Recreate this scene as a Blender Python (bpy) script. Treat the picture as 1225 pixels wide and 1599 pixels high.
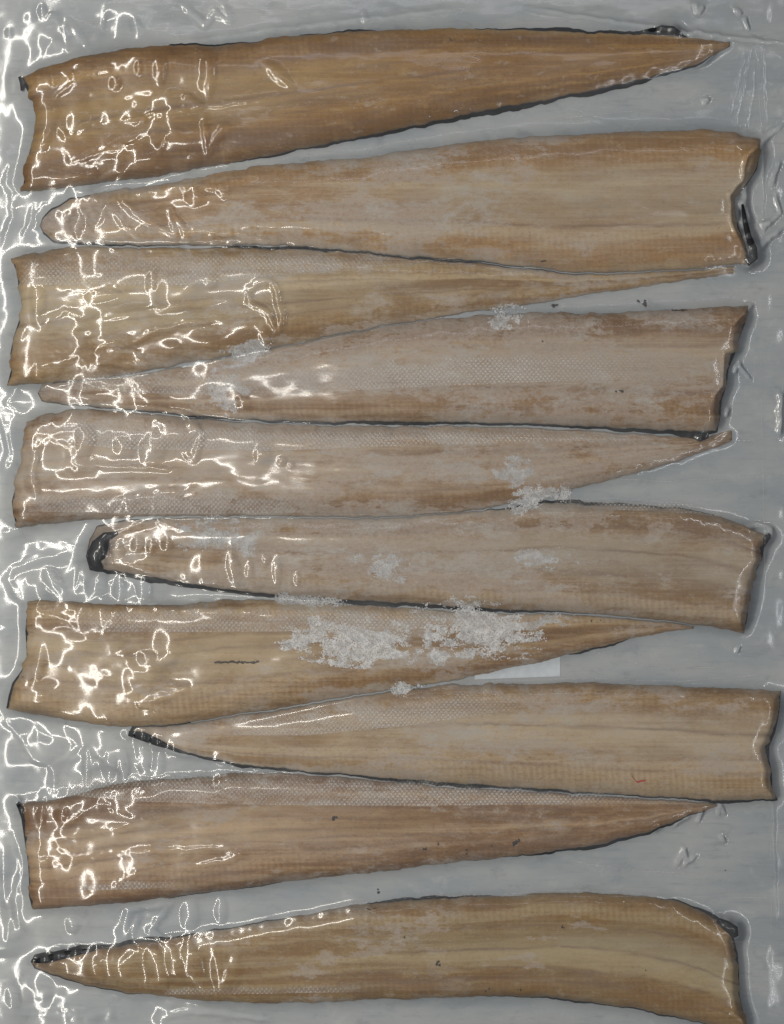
import bpy, math, random
import numpy as np

# ------------------------------------------------------------------ reset
for o in list(bpy.data.objects):
    bpy.data.objects.remove(o, do_unlink=True)
scene = bpy.context.scene
C = scene.collection
S = 0.0003                                   # metres per drawing unit
def PX(x): return (np.asarray(x, float) - 612.5) * S
def PY(y): return (799.5 - np.asarray(y, float)) * S
random.seed(7)

# ------------------------------------------------------------------ camera
cam = bpy.data.cameras.new("camera")
cam.sensor_fit = 'HORIZONTAL'; cam.sensor_width = 36.0; cam.lens = 85.0
cam.clip_start = 0.01; cam.clip_end = 20.0
camo = bpy.data.objects.new("camera", cam); C.objects.link(camo)
CAMH = 1225 * S * 85.0 / 36.0 + 0.0035
camo.location = (0, 0, CAMH)
scene.camera = camo

# ------------------------------------------------------------------ room light
w = bpy.data.worlds.new("World"); scene.world = w; w.use_nodes = True
w.node_tree.nodes["Background"].inputs[0].default_value = (0.92, 0.95, 1.0, 1)
w.node_tree.nodes["Background"].inputs[1].default_value = 0.26
LZ, LX = 1.4, -0.54
def strip(name, x, y, sx, sy, power, col=(1.0, 0.955, 0.87)):
    l = bpy.data.lights.new(name, 'AREA'); l.shape = 'RECTANGLE'
    l.size = sx; l.size_y = sy; l.energy = power; l.color = col
    o = bpy.data.objects.new(name, l); C.objects.link(o); o.location = (x, y, LZ)
    return o
strip("ceiling_tube", LX, 0.04, 0.040, 2.3, 18.5)          # long fluorescent tube left of the counter
strip("cross_tube", -0.315, 0.09, 0.34, 0.026, 2.4).rotation_euler = (0, 0, math.radians(8))   # short tube across the row
strip("right_glint_lamp", 0.60, 0.05, 0.012, 1.7, 2.6, (0.96, 0.97, 1.0))  # added lamp, no such fitting known: draws glints on the right-hand folds
strip("far_ceiling_tube", 0.02, 0.62, 0.8, 0.04, 0.45, (0.9, 0.9, 1.0))
scene.view_settings.view_transform = 'Standard'
scene.view_settings.look = 'None'
scene.view_settings.exposure = 0.0
scene.view_settings.gamma = 1.0
scene.view_settings.use_curve_mapping = False
scene.render.engine = 'CYCLES'
scene.cycles.transparent_max_bounces = 12
scene.cycles.max_bounces = 4; scene.cycles.diffuse_bounces = 2; scene.cycles.glossy_bounces = 2; scene.cycles.transmission_bounces = 2
scene.cycles.caustics_reflective = False; scene.cycles.caustics_refractive = False

# ------------------------------------------------------------------ numeric helpers
def vnoise(x, y, seed=0):
    x = np.asarray(x, float); y = np.asarray(y, float)
    rng = np.random.RandomState(seed); T = rng.rand(256, 256)
    xi = np.floor(x).astype(int); yi = np.floor(y).astype(int)
    fx = x - xi; fy = y - yi
    fx = fx * fx * fx * (fx * (fx * 6 - 15) + 10); fy = fy * fy * fy * (fy * (fy * 6 - 15) + 10)
    x0 = xi % 256; x1 = (xi + 1) % 256; y0 = yi % 256; y1 = (yi + 1) % 256
    a = T[y0, x0] * (1 - fx) + T[y0, x1] * fx
    b = T[y1, x0] * (1 - fx) + T[y1, x1] * fx
    return (a * (1 - fy) + b * fy) * 2 - 1
def fbm(x, y, seed=0, oct=4, gain=0.5):
    s = 0; a = 1.0; n = 0
    for k in range(oct):
        s = s + a * vnoise(x * 2 ** k + 13.7 * k, y * 2 ** k + 7.1 * k, seed + k); n += a; a *= gain
    return s / n
def sstep(a, b, x):
    t = np.clip((x - a) / (b - a), 0, 1); return t * t * (3 - 2 * t)
def srgb(r, g, b):
    f = lambda c: c / 12.92 if c <= 0.04045 else ((c + 0.055) / 1.055) ** 2.4
    return (f(r / 255), f(g / 255), f(b / 255), 1)

# ------------------------------------------------------------------ material helpers
class NT:
    def __init__(self, name):
        self.m = bpy.data.materials.new(name); self.m.use_nodes = True
        self.t = self.m.node_tree; self.t.nodes.clear()
        self.out = self.t.nodes.new('ShaderNodeOutputMaterial')
    def n(self, typ, **kw):
        nd = self.t.nodes.new(typ)
        for k, v in kw.items(): setattr(nd, k, v)
        return nd
    def l(self, a, b): self.t.links.new(a, b)
    def setin(self, nd, key, v):
        if isinstance(v, bpy.types.NodeSocket): self.l(v, nd.inputs[key])
        else: nd.inputs[key].default_value = v
    def math(self, op, a, b=None, c=None, clamp=False):
        nd = self.n('ShaderNodeMath', operation=op, use_clamp=clamp)
        self.setin(nd, 0, a)
        if b is not None: self.setin(nd, 1, b)
        if c is not None: self.setin(nd, 2, c)
        return nd.outputs[0]
    def mix(self, f, a, b, mode='MIX'):
        nd = self.n('ShaderNodeMix', data_type='RGBA', blend_type=mode, clamp_factor=True)
        self.setin(nd, 0, f); self.setin(nd, 6, a); self.setin(nd, 7, b)
        return nd.outputs[2]
    def mapping(self, vec, scale, loc=(0, 0, 0), rot=(0, 0, 0)):
        nd = self.n('ShaderNodeMapping'); self.l(vec, nd.inputs[0])
        nd.inputs['Scale'].default_value = scale; nd.inputs['Location'].default_value = loc
        nd.inputs['Rotation'].default_value = rot
        return nd.outputs[0]
    def noise(self, vec, scale=1.0, detail=4, rough=0.55, dist=0.0):
        nd = self.n('ShaderNodeTexNoise'); self.l(vec, nd.inputs['Vector'])
        nd.inputs['Scale'].default_value = scale; nd.inputs['Detail'].default_value = detail
        nd.inputs['Roughness'].default_value = rough; nd.inputs['Distortion'].default_value = dist
        return nd.outputs[0]
    def ramp(self, f, lo, hi, a=0.0, b=1.0):
        nd = self.n('ShaderNodeMapRange', interpolation_type='SMOOTHSTEP'); self.l(f, nd.inputs[0])
        nd.inputs[1].default_value = lo; nd.inputs[2].default_value = hi
        nd.inputs[3].default_value = a; nd.inputs[4].default_value = b
        return nd.outputs[0]
    def uv(self): return self.n('ShaderNodeUVMap', uv_map='layout').outputs[0]

def mat_flesh(name, base, gold, pale, haze, seed, hazecol=(172, 159, 148)):
    k = NT(name); uv = k.uv()
    at = k.n('ShaderNodeAttribute', attribute_name='tone')
    sep = k.n('ShaderNodeSeparateColor'); k.l(at.outputs['Color'], sep.inputs[0])
    streak, belly, goldm, edge = sep.outputs[0], sep.outputs[1], sep.outputs[2], at.outputs['Alpha']
    off = (seed * 311.0, seed * 97.0, 0)
    fib = k.noise(k.mapping(uv, (0.006, 0.19, 1), off), 1, 5, 0.6, 0.2)               # long fibres
    mot = k.noise(k.mapping(uv, (0.012, 0.03, 1), off), 1, 4, 0.6, 0.4)            # soft mottling
    fine = k.noise(k.mapping(uv, (0.10, 0.15, 1), off), 1, 4, 0.75)                 # grain
    dark = tuple(c * f for c, f in zip(gold, (0.68, 0.60, 0.52)))
    wet = tuple(c * q for c, q in zip(gold, (0.84, 0.80, 0.70)))
    col = k.mix(k.ramp(mot, 0.35, 0.68, 0.0, 0.6), srgb(*base), srgb(*gold))
    col = k.mix(k.math('MULTIPLY', goldm, k.ramp(mot, 0.2, 0.55, 0.45, 1.0)), col, srgb(*gold))
    # frosting = how far dry contact haze covers the meat; below it the wet golden meat shows
    h1 = k.noise(k.mapping(uv, (0.0075, 0.017, 1), (seed * 57.0, seed * 13.0, 0)), 1, 9, 0.74, 0.1)
    frost = k.n('ShaderNodeAttribute', attribute_name='frosting').outputs['Fac']
    h1 = k.math('ADD', h1, k.math('SUBTRACT', k.math('MULTIPLY', frost, 0.24), 0.08))
    wetm = k.math('MULTIPLY', k.ramp(h1, 0.55, 0.45, 0.0, 0.68), k.ramp(k.math('ABSOLUTE', frost), 0.05, 0.3, 0.3, 1.0))
    col = k.mix(wetm, col, srgb(*wet))
    col = k.mix(k.math('MULTIPLY', belly, 0.95), col, srgb(*pale))
    lane = k.n('ShaderNodeAttribute', attribute_name='lanes').outputs['Fac']
    lane = k.math('ADD', lane, k.math('MULTIPLY', k.math('SUBTRACT', fib, 0.5), 0.9))
    col = k.mix(k.math('MULTIPLY', k.ramp(belly, 0.0, 1.0, 1.0, 0.5), k.ramp(lane, 0.05, 0.8, 0.0, 0.44)), col, srgb(*dark))
    col = k.mix(k.ramp(lane, -0.05, -0.8, 0.0, 0.50), col, srgb(*[min(255, c * 1.14) for c in pale]))
    calm = k.math('SUBTRACT', 1.0, k.math('MULTIPLY', belly, 0.75))
    col = k.mix(k.math('MULTIPLY', calm, k.ramp(fib, 0.50, 0.72, 0.0, 0.20)), col, srgb(*dark))
    col = k.mix(k.ramp(fib, 0.50, 0.28, 0.0, 0.20), col, srgb(*[min(255, c * 1.12) for c in pale]))
    mt = k.noise(k.mapping(uv, (0.018, 0.045, 1), (seed * 7.0, seed * 3.0, 0)), 1, 7, 0.70, 0.5)
    col = k.mix(k.math('MULTIPLY', calm, k.ramp(mt, 0.52, 0.70, 0.0, 0.32)), col, srgb(*dark))
    col = k.mix(k.ramp(mt, 0.48, 0.32, 0.0, 0.35), col, srgb(*[min(255, c * 1.10) for c in pale]))
    sk = k.math('MULTIPLY', streak, k.ramp(k.noise(k.mapping(uv, (0.009, 0.04, 1), off), 1, 4), 0.3, 0.6, 0.15, 0.95))
    col = k.mix(k.math('MULTIPLY', sk, 0.75), col, srgb(104, 76, 60))
    # muscle segments: chevron ribs, strongest along the golden margins
    wv = k.n('ShaderNodeTexWave', wave_type='BANDS', bands_direction='X')
    k.l(k.mapping(uv, (0.033, 0.012, 1), off, (0, 0, 0.25)), wv.inputs['Vector'])
    wv.inputs['Scale'].default_value = 1.0; wv.inputs['Distortion'].default_value = 2.0
    wv.inputs['Detail'].default_value = 2.0; wv.inputs['Detail Scale'].default_value = 1.2
    rib = k.math('MULTIPLY', k.math('ADD', goldm, 0.05), wv.outputs['Fac'])
    col = k.mix(k.math('MULTIPLY', rib, 0.24), col, srgb(*dark))
    col = k.mix(k.math('MULTIPLY', calm, k.ramp(fine, 0.5, 0.72, 0.0, 0.45)), col, srgb(*dark))
    # air-dried haze: crisp-edged pale patches broken by grain
    lace = k.ramp(h1, 0.545, 0.57)
    hf = k.math('MULTIPLY', lace, k.ramp(fine, 0.3, 0.65, 1.0, 0.5))
    col = k.mix(k.math('MULTIPLY', hf, 0.80), col, srgb(*hazecol))
    h3 = k.noise(k.mapping(uv, (0.009, 0.022, 1), (seed * 83.0, seed * 41.0, 0)), 1, 9, 0.76, 0.2)
    g3 = k.math('MULTIPLY', k.ramp(h3, 0.50, 0.60), k.math('MULTIPLY', k.ramp(frost, 0.1, 0.6, 0.10, 0.75), k.ramp(fine, 0.3, 0.6, 1.0, 0.55)))
    col = k.mix(g3, col, srgb(178, 173, 166))
    h4 = k.noise(k.mapping(uv, (0.24, 0.30, 1), off), 1, 3, 0.8)
    col = k.mix(k.math('MULTIPLY', calm, k.ramp(h4, 0.54, 0.72, 0.0, 0.40)), col, srgb(*dark))
    col = k.mix(k.math('MULTIPLY', k.ramp(frost, 0.1, 0.6, 0.3, 1.0), k.ramp(h4, 0.46, 0.28, 0.0, 0.45)), col, srgb(186, 174, 160))
    h2 = k.noise(k.mapping(uv, (0.035, 0.055, 1), (seed * 31.0, seed * 71.0, 0)), 1, 5, 0.7)
    col = k.mix(k.ramp(h2, 0.60, 0.66, 0.0, 0.28), col, srgb(180, 168, 156))
    # thin translucent margin
    col = k.mix(k.math('MULTIPLY', edge, 0.6), col, srgb(122, 119, 112))
    p = k.n('ShaderNodeBsdfPrincipled'); k.l(col, p.inputs['Base Color'])
    p.inputs['Roughness'].default_value = 0.62; p.inputs['Subsurface Weight'].default_value = 0.35; p.inputs['Subsurface Radius'].default_value = (1.0, 0.6, 0.35); p.inputs['Subsurface Scale'].default_value = 0.0012; p.inputs['Specular IOR Level'].default_value = 0.25
    b = k.n('ShaderNodeBump'); b.inputs['Strength'].default_value = 0.5; b.inputs['Distance'].default_value = 0.0006
    hsum = k.math('ADD', k.math('MULTIPLY', fib, 0.8), k.math('ADD', k.math('MULTIPLY', fine, 0.5), k.math('MULTIPLY', rib, 0.25)))
    k.l(hsum, b.inputs['Height']); k.l(b.outputs[0], p.inputs['Normal'])
    k.l(p.outputs[0], k.out.inputs[0])
    return k.m

def mat_plain(name, a, b, scale=400, rough=0.6, spec=0.3, bump=0.0004):
    k = NT(name); tc = k.n('ShaderNodeTexCoord').outputs['Object']
    n1 = k.noise(tc, scale, 5, 0.65)
    col = k.mix(k.ramp(n1, 0.35, 0.7), srgb(*a), srgb(*b))
    p = k.n('ShaderNodeBsdfPrincipled'); k.l(col, p.inputs['Base Color'])
    p.inputs['Roughness'].default_value = rough; p.inputs['Specular IOR Level'].default_value = spec
    bp = k.n('ShaderNodeBump'); bp.inputs['Strength'].default_value = 0.5; bp.inputs['Distance'].default_value = bump
    k.l(n1, bp.inputs['Height']); k.l(bp.outputs[0], p.inputs['Normal'])
    k.l(p.outputs[0], k.out.inputs[0])
    return k.m

def mat_film():
    k = NT("clear_film"); uv = k.uv()
    tr = k.n('ShaderNodeBsdfTransparent'); tr.inputs[0].default_value = (0.985, 0.985, 0.98, 1)
    df = k.n('ShaderNodeBsdfDiffuse'); df.inputs[0].default_value = srgb(200, 204, 210)
    # scuffs and stretched streaks make the film faintly milky in places
    n1 = k.noise(k.mapping(uv, (0.004, 0.02, 1)), 1, 5, 0.6, 0.3)
    n2 = k.noise(k.mapping(uv, (0.05, 0.05, 1)), 1, 6, 0.7)
    mk = k.math('ADD', k.ramp(n1, 0.35, 0.75, 0.016, 0.07), k.ramp(n2, 0.6, 0.85, 0.0, 0.07))
    m1 = k.n('ShaderNodeMixShader'); k.l(mk, m1.inputs[0]); k.l(tr.outputs[0], m1.inputs[1]); k.l(df.outputs[0], m1.inputs[2])
    fr = k.n('ShaderNodeFresnel'); fr.inputs[0].default_value = 1.5
    gl = k.n('ShaderNodeBsdfGlossy'); gl.inputs['Roughness'].default_value = 0.095
    gr = k.n('ShaderNodeBsdfGlossy'); gr.inputs['Roughness'].default_value = 0.37
    mg = k.n('ShaderNodeMixShader'); mg.inputs[0].default_value = 0.42
    k.l(gl.outputs[0], mg.inputs[1]); k.l(gr.outputs[0], mg.inputs[2])
    m2 = k.n('ShaderNodeMixShader'); k.l(k.math('MULTIPLY', fr.outputs[0], 1.25), m2.inputs[0])
    k.l(m1.outputs[0], m2.inputs[1]); k.l(mg.outputs[0], m2.inputs[2])
    k.l(m2.outputs[0], k.out.inputs[0])
    return k.m

def mat_band():
    k = NT("embossed_film"); uv = k.uv()
    sx = k.n('ShaderNodeSeparateXYZ'); k.l(uv, sx.inputs[0])
    wob = k.noise(k.mapping(uv, (0.02, 0.02, 1)), 1, 2)
    a = k.math('SINE', k.math('MULTIPLY', k.math('ADD', sx.outputs[0], k.math('MULTIPLY', wob, 4.0)), 2 * math.pi / 7.2))
    b = k.math('SINE', k.math('MULTIPLY', k.math('ADD', sx.outputs[1], k.math('MULTIPLY', wob, 4.0)), 2 * math.pi / 8.0))
    dot = k.math('MULTIPLY', a, b)
    patch = k.noise(k.mapping(uv, (0.012, 0.05, 1)), 1, 5, 0.65)
    pt = k.ramp(patch, 0.34, 0.62, 0.12, 1.0)
    d = k.math('MULTIPLY', k.ramp(dot, 0.05, 0.75), pt)
    fd = k.n('ShaderNodeAttribute', attribute_name='fade').outputs['Fac']
    fac = k.math('MULTIPLY', k.math('ADD', k.math('MULTIPLY', d, 0.38), k.math('MULTIPLY', pt, 0.19)), fd)
    tr = k.n('ShaderNodeBsdfTransparent')
    df = k.n('ShaderNodeBsdfDiffuse'); df.inputs[0].default_value = srgb(190, 184, 178)
    m1 = k.n('ShaderNodeMixShader'); k.l(fac, m1.inputs[0]); k.l(tr.outputs[0], m1.inputs[1]); k.l(df.outputs[0], m1.inputs[2])
    gl = k.n('ShaderNodeBsdfGlossy'); gl.inputs['Roughness'].default_value = 0.2
    bp = k.n('ShaderNodeBump'); bp.inputs['Strength'].default_value = 0.5; bp.inputs['Distance'].default_value = 0.0003
    k.l(dot, bp.inputs['Height']); k.l(bp.outputs[0], gl.inputs['Normal'])
    m2 = k.n('ShaderNodeMixShader'); k.l(k.math('MULTIPLY', fd, 0.035), m2.inputs[0])
    k.l(m1.outputs[0], m2.inputs[1]); k.l(gl.outputs[0], m2.inputs[2])
    k.l(m2.outputs[0], k.out.inputs[0])
    return k.m

def mat_back():
    k = NT("backing_plastic"); uv = k.uv()
    n1 = k.noise(k.mapping(uv, (0.004, 0.012, 1)), 1, 5, 0.6)
    n2 = k.noise(k.mapping(uv, (0.02, 0.15, 1)), 1, 4, 0.6)
    col = k.mix(k.ramp(n1, 0.3, 0.7), srgb(138, 146, 153), srgb(164, 167, 168))
    col = k.mix(k.ramp(n2, 0.5, 0.8, 0.0, 0.35), col, srgb(108, 116, 126))
    n3 = k.noise(k.mapping(uv, (0.02, 0.03, 1)), 1, 8, 0.72, 0.4)
    col = k.mix(k.ramp(n3, 0.52, 0.72, 0.0, 0.5), col, srgb(112, 118, 126))
    col = k.mix(k.ramp(n3, 0.46, 0.30, 0.0, 0.5), col, srgb(176, 178, 178))
    p = k.n('ShaderNodeBsdfPrincipled'); k.l(col, p.inputs['Base Color']); p.inputs['Roughness'].default_value = 0.5
    k.l(p.outputs[0], k.out.inputs[0])
    return k.m

M_FILM = mat_film(); M_BAND = mat_band(); M_BACK = mat_back()
M_SKIN = mat_plain("dark_eel_skin", (5, 6, 8), (18, 20, 26), 500, 0.6, 0.2)
M_TABLE = mat_plain("grey_counter", (120, 124, 128), (138, 141, 144), 60, 0.5, 0.4)
M_PAPER = mat_plain("white_paper", (196, 204, 212), (208, 214, 220), 300, 0.8, 0.2, 0.0001)
def mat_frost(name, lo, hi):
    k = NT(name); tc = k.n('ShaderNodeTexCoord').outputs['Object']
    n1 = k.noise(tc, 260, 5, 0.7)
    df = k.n('ShaderNodeBsdfDiffuse'); k.l(k.mix(k.ramp(n1, 0.3, 0.7), srgb(204, 204, 206), srgb(232, 232, 233)), df.inputs[0])
    tr = k.n('ShaderNodeBsdfTransparent'); m = k.n('ShaderNodeMixShader'); k.l(k.ramp(n1, 0.3, 0.6, lo, hi), m.inputs[0])
    k.l(tr.outputs[0], m.inputs[1]); k.l(df.outputs[0], m.inputs[2]); k.l(m.outputs[0], k.out.inputs[0])
    return k.m
M_FROST = mat_frost("ice_crystals", 0.55, 0.95); M_DUST = mat_frost("frost_dusting", 0.22, 0.55)
M_SPECK = mat_plain("dark_debris", (34, 28, 24), (66, 54, 44), 900, 0.6)
M_RED = mat_plain("red_thread", (168, 40, 34), (196, 66, 50), 900, 0.6)

# ------------------------------------------------------------------ mesh helpers
def link(name, me, mat, parent=None, smooth=True):
    o = bpy.data.objects.new(name, me); C.objects.link(o)
    if mat: me.materials.append(mat)
    if smooth: me.polygons.foreach_set('use_smooth', np.ones(len(me.polygons), bool))
    if parent: o.parent = parent
    return o
def grid_mesh(name, X, Y, Z, UV=None, extra_bottom=None):
    """X, Y, Z arrays (ny, nx) -> quad mesh; optional closed underside at height extra_bottom"""
    ny, nx = X.shape; n = nx * ny
    co = np.stack([X, Y, Z], -1).reshape(-1, 3).astype(np.float32)
    idx = np.arange(n).reshape(ny, nx)
    q = np.stack([idx[:-1, :-1], idx[1:, :-1], idx[1:, 1:], idx[:-1, 1:]], -1).reshape(-1, 4)
    loops = q.reshape(-1); starts = np.arange(len(q)) * 4
    if extra_bottom is not None:
        ring = np.concatenate([idx[0, :-1], idx[:-1, -1], idx[-1, :0:-1], idx[:0:-1, 0]])
        nb = len(ring); low = co[ring].copy(); low[:, 2] = extra_bottom
        co = np.concatenate([co, low]); li = np.arange(nb) + n
        r2 = np.roll(ring, -1); l2 = np.roll(li, -1)
        sq = np.stack([ring, r2, l2, li], -1).reshape(-1)
        starts = np.concatenate([starts, len(loops) + np.arange(nb) * 4, [len(loops) + nb * 4]])
        loops = np.concatenate([loops, sq, li])
    me = bpy.data.meshes.new(name)
    me.vertices.add(len(co)); me.vertices.foreach_set('co', co.reshape(-1))
    me.loops.add(len(loops)); me.loops.foreach_set('vertex_index', loops.astype(np.int32))
    me.polygons.add(len(starts)); me.polygons.foreach_set('loop_start', starts.astype(np.int32))
    me.update(calc_edges=True)
    if UV is not None:
        uvv = UV.reshape(-1, 2)
        if extra_bottom is not None: uvv = np.concatenate([uvv, uvv[ring]])
        lay = me.uv_layers.new(name='layout')
        lay.data.foreach_set('uv', uvv[loops].astype(np.float32).reshape(-1))
    return me
def py_mesh(name, v, f):
    me = bpy.data.meshes.new(name); me.from_pydata(v, [], f); me.update(); return me
def tag(o, label=None, cat=None, group=None, kind=None):
    if label: o['label'] = label
    if cat: o['category'] = cat
    if group: o['group'] = group
    if kind: o['kind'] = kind
    return o

# ------------------------------------------------------------------ fillet outlines (traced plan of each fillet)
def P(s): return np.array([[float(a) for a in p.split(',')] for p in s.split()])
F = []
F.append(dict(head='L', top=P("35,118 60,105 130,85 200,72 265,67 330,69 400,63 420,57 500,49 600,44 700,42 800,44 900,48 1000,51 1060,53 1100,57 1142,62"),
  bot=P("35,298 60,296 150,286 250,272 350,255 450,235 550,214 640,196 740,175 850,154 950,133 1040,112 1090,98 1142,68"),
  left=P("0,35 .1,41 .3,50 .5,52 .65,47 .8,37 1,32"), right=P("0,1142 1,1142"),
  base=(150, 110, 48), gold=(136, 95, 28), pale=(166, 136, 82), haze=0.0, streaks=[(.10,.4),(.22,.7),(.35,.5),(.5,.95),(.58,.5),(.68,.7),(.78,.5),(.88,.5)],
  skt=P("0,2 250,0 268,4 330,5 400,3 430,2 560,5 600,2 720,2 800,5 900,7 1000,8 1030,11 1060,9 1080,2 1142,0"),
  skb=P("0,0 200,0 320,2 420,4 560,6 640,8 760,10 850,9 900,8 1000,9 1050,7 1100,4 1142,0"), skl=P("0,8 .12,6 .2,0 .4,2 .6,1 1,-2"), skr=P("0,0 1,0")))
F.append(dict(head='R', top=P("62,345 80,325 110,312 180,300 260,290 350,272 450,257 560,246 620,235 700,224 800,213 900,208 1000,203 1100,200 1150,205 1190,215"),
  bot=P("62,358 80,373 150,380 250,383 350,382 400,381 450,383 560,391 640,399 720,404 780,411 850,418 900,425 1000,423 1100,418 1160,411 1190,406"),
  left=P("0,64 .5,60 1,66"), right=P("0,1190 .12,1188 .25,1182 .35,1168 .5,1150 .65,1154 .8,1162 1,1172"),
  base=(166, 144, 120), gold=(172, 132, 70), pale=(172, 157, 132), haze=0.55, streaks=[(.3,.5),(.52,.4),(.68,.8),(.8,.3)],
  skt=P("0,3 90,5 160,2 250,1 600,1 1225,0"), skb=P("0,2 60,6 150,5 250,3 330,2 600,2 700,4 800,3 1000,1 1190,1"), skl=P("0,2 1,2"), skr=P("0,0 .2,0 .25,7 .4,7 .5,2 .65,3 .7,8 .9,10 1,10")))
F.append(dict(head='L', top=P("16,402 50,394 150,392 290,393 400,394 600,402 720,412 860,429 1000,429 1100,425 1150,421"),
  bot=P("12,602 80,598 200,585 300,565 400,548 500,528 600,508 700,492 780,480 850,472 900,462 1000,447 1080,435 1150,425"),
  left=P("0,18 .2,26 .4,32 .5,27 .62,20 .75,15 1,12"), right=P("0,1150 1,1150"),
  base=(164, 144, 114), gold=(158, 122, 62), pale=(176, 158, 126), haze=0.45, streaks=[(.22,.4),(.35,.6),(.46,.4),(.56,.7),(.68,.5),(.8,.5)],
  skt=P("0,1 300,1 340,4 500,8 640,5 760,3 900,3 1225,1"), skb=P("0,0 700,0 850,1 1225,0"), skl=P("0,0 .45,0 .55,6 .62,3 .7,4 1,1"), skr=P("0,0 1,0")))
F.append(dict(head='R', top=P("60,606 100,602 200,594 300,577 350,566 450,546 520,531 600,516 700,503 800,495 850,490 950,487 1050,483 1100,480 1172,477"),
  bot=P("60,624 100,631 200,639 300,648 400,655 500,658 600,658 700,659 800,660 900,664 1000,669 1080,673 1128,671 1172,668"),
  left=P("0,64 .5,58 1,64"), right=P("0,1172 .3,1158 .36,1154 .39,1140 .5,1138 .7,1132 1,1122"),
  base=(158, 136, 114), gold=(150, 114, 66), pale=(168, 150, 128), haze=0.75, streaks=[(.3,.5),(.5,.4),(.68,.8),(.85,.4)],
  skt=P("0,2 100,3 160,0 1225,0"), skb=P("0,4 120,3 300,4 420,5 520,6 620,7 700,5 800,6 900,6 960,8 1040,9 1080,12 1110,9 1140,2"), skl=P("0,3 1,3"), skr=P("0,0 .2,1 .3,5 .36,4 .4,2 .7,5 .85,8 1,8")))
F.append(dict(head='L', top=P("35,660 60,651 110,646 180,647 260,653 350,660 420,667 520,672 600,673 700,673 800,675 900,679 1000,685 1080,689 1145,681"),
  bot=P("15,824 60,820 130,812 200,808 300,806 400,806 500,807 600,808 680,804 760,795 850,775 930,755 1000,737 1060,720 1110,702 1145,689"),
  left=P("0,37 .3,31 .6,20 .8,15 1,24"), right=P("0,1145 1,1145"),
  base=(162, 140, 116), gold=(150, 114, 66), pale=(170, 152, 130), haze=0.7, streaks=[(.3,.5),(.42,.6),(.52,.5),(.62,.6),(.72,.5),(.84,.7)],
  skt=P("0,1 200,2 300,3 700,2 1225,0"), skb=P("0,2 200,2 400,2 700,0 1225,0"), skl=P("0,0 .6,1 .7,4 .85,3 1,0"), skr=P("0,0 1,0")))
F.append(dict(head='R', top=P("135,848 150,830 200,820 300,815 400,815 640,814 720,809 790,802 850,792 900,788 1000,790 1070,795 1130,807 1205,838"),
  bot=P("135,884 160,890 220,898 300,912 350,920 450,931 550,938 650,943 760,950 850,954 950,961 1050,971 1110,979 1170,990 1205,995"),
  left=P("0,140 .5,134 1,140"), right=P("0,1203 .15,1192 .5,1180 .8,1172 1,1165"),
  base=(160, 141, 118), gold=(158, 126, 82), pale=(168, 154, 134), haze=0.7, streaks=[(.2,.8),(.42,.8),(.62,.7),(.8,.7)],
  skt=P("0,3 200,4 300,2 700,1 800,4 900,7 1000,6 1100,3 1205,2"), skb=P("0,5 200,9 300,9 400,7 560,8 700,9 800,7 900,3 1225,0"), skl=P("0,4 1,4"), skr=P("0,9 .12,8 .3,4 .5,3 .75,2 .85,8 .95,8 1,4")))
F.append(dict(head='L', top=P("36,942 60,937 100,940 200,946 300,944 400,944 500,950 600,955 700,960 800,964 900,968 1000,974 1060,977 1085,978"),
  bot=P("12,1108 60,1118 120,1128 180,1136 260,1134 350,1120 450,1105 520,1092 600,1080 700,1065 770,1050 850,1033 900,1020 980,1000 1040,988 1085,983"),
  left=P("0,38 .3,41 .5,38 .65,30 .8,18 1,12"), right=P("0,1085 1,1085"),
  base=(166, 142, 106), gold=(146, 106, 48), pale=(178, 158, 126), haze=0.35, streaks=[(.2,.5),(.3,.6),(.42,.9),(.55,.5),(.68,.6),(.8,.5)],
  skt=P("0,1 200,0 400,0 1225,0"), skb=P("0,1 300,1 500,2 640,2 760,0 880,1 910,7 960,7 990,2 1085,0"), skl=P("0,1 .25,4 .45,1 .6,4 .75,7 .95,7 1,4"), skr=P("0,0 1,0")))
F.append(dict(head='R', top=P("205,1141 250,1139 300,1126 400,1111 500,1101 600,1088 700,1078 800,1070 900,1067 1000,1070 1100,1075 1222,1080"),
  bot=P("205,1148 240,1160 300,1179 350,1190 400,1198 500,1208 600,1216 700,1224 800,1230 900,1238 1000,1244 1100,1250 1170,1252 1222,1248"),
  left=P("0,212 .5,206 1,210"), right=P("0,1222 .2,1218 .35,1208 .5,1200 .6,1198 .75,1206 1,1214"),
  base=(168, 146, 118), gold=(160, 124, 66), pale=(174, 158, 134), haze=0.45, streaks=[(.2,.5),(.4,.8),(.62,.5),(.76,.6)],
  skt=P("0,5 240,8 290,4 320,0 1225,0"), skb=P("0,4 240,6 300,7 400,6 520,5 620,6 720,9 780,6 880,6 950,4 1060,5 1130,6 1222,4"), skl=P("0,8 1,8"), skr=P("0,2 .15,5 .35,13 .5,15 .7,7 .85,4 .95,12 1,12")))
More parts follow.
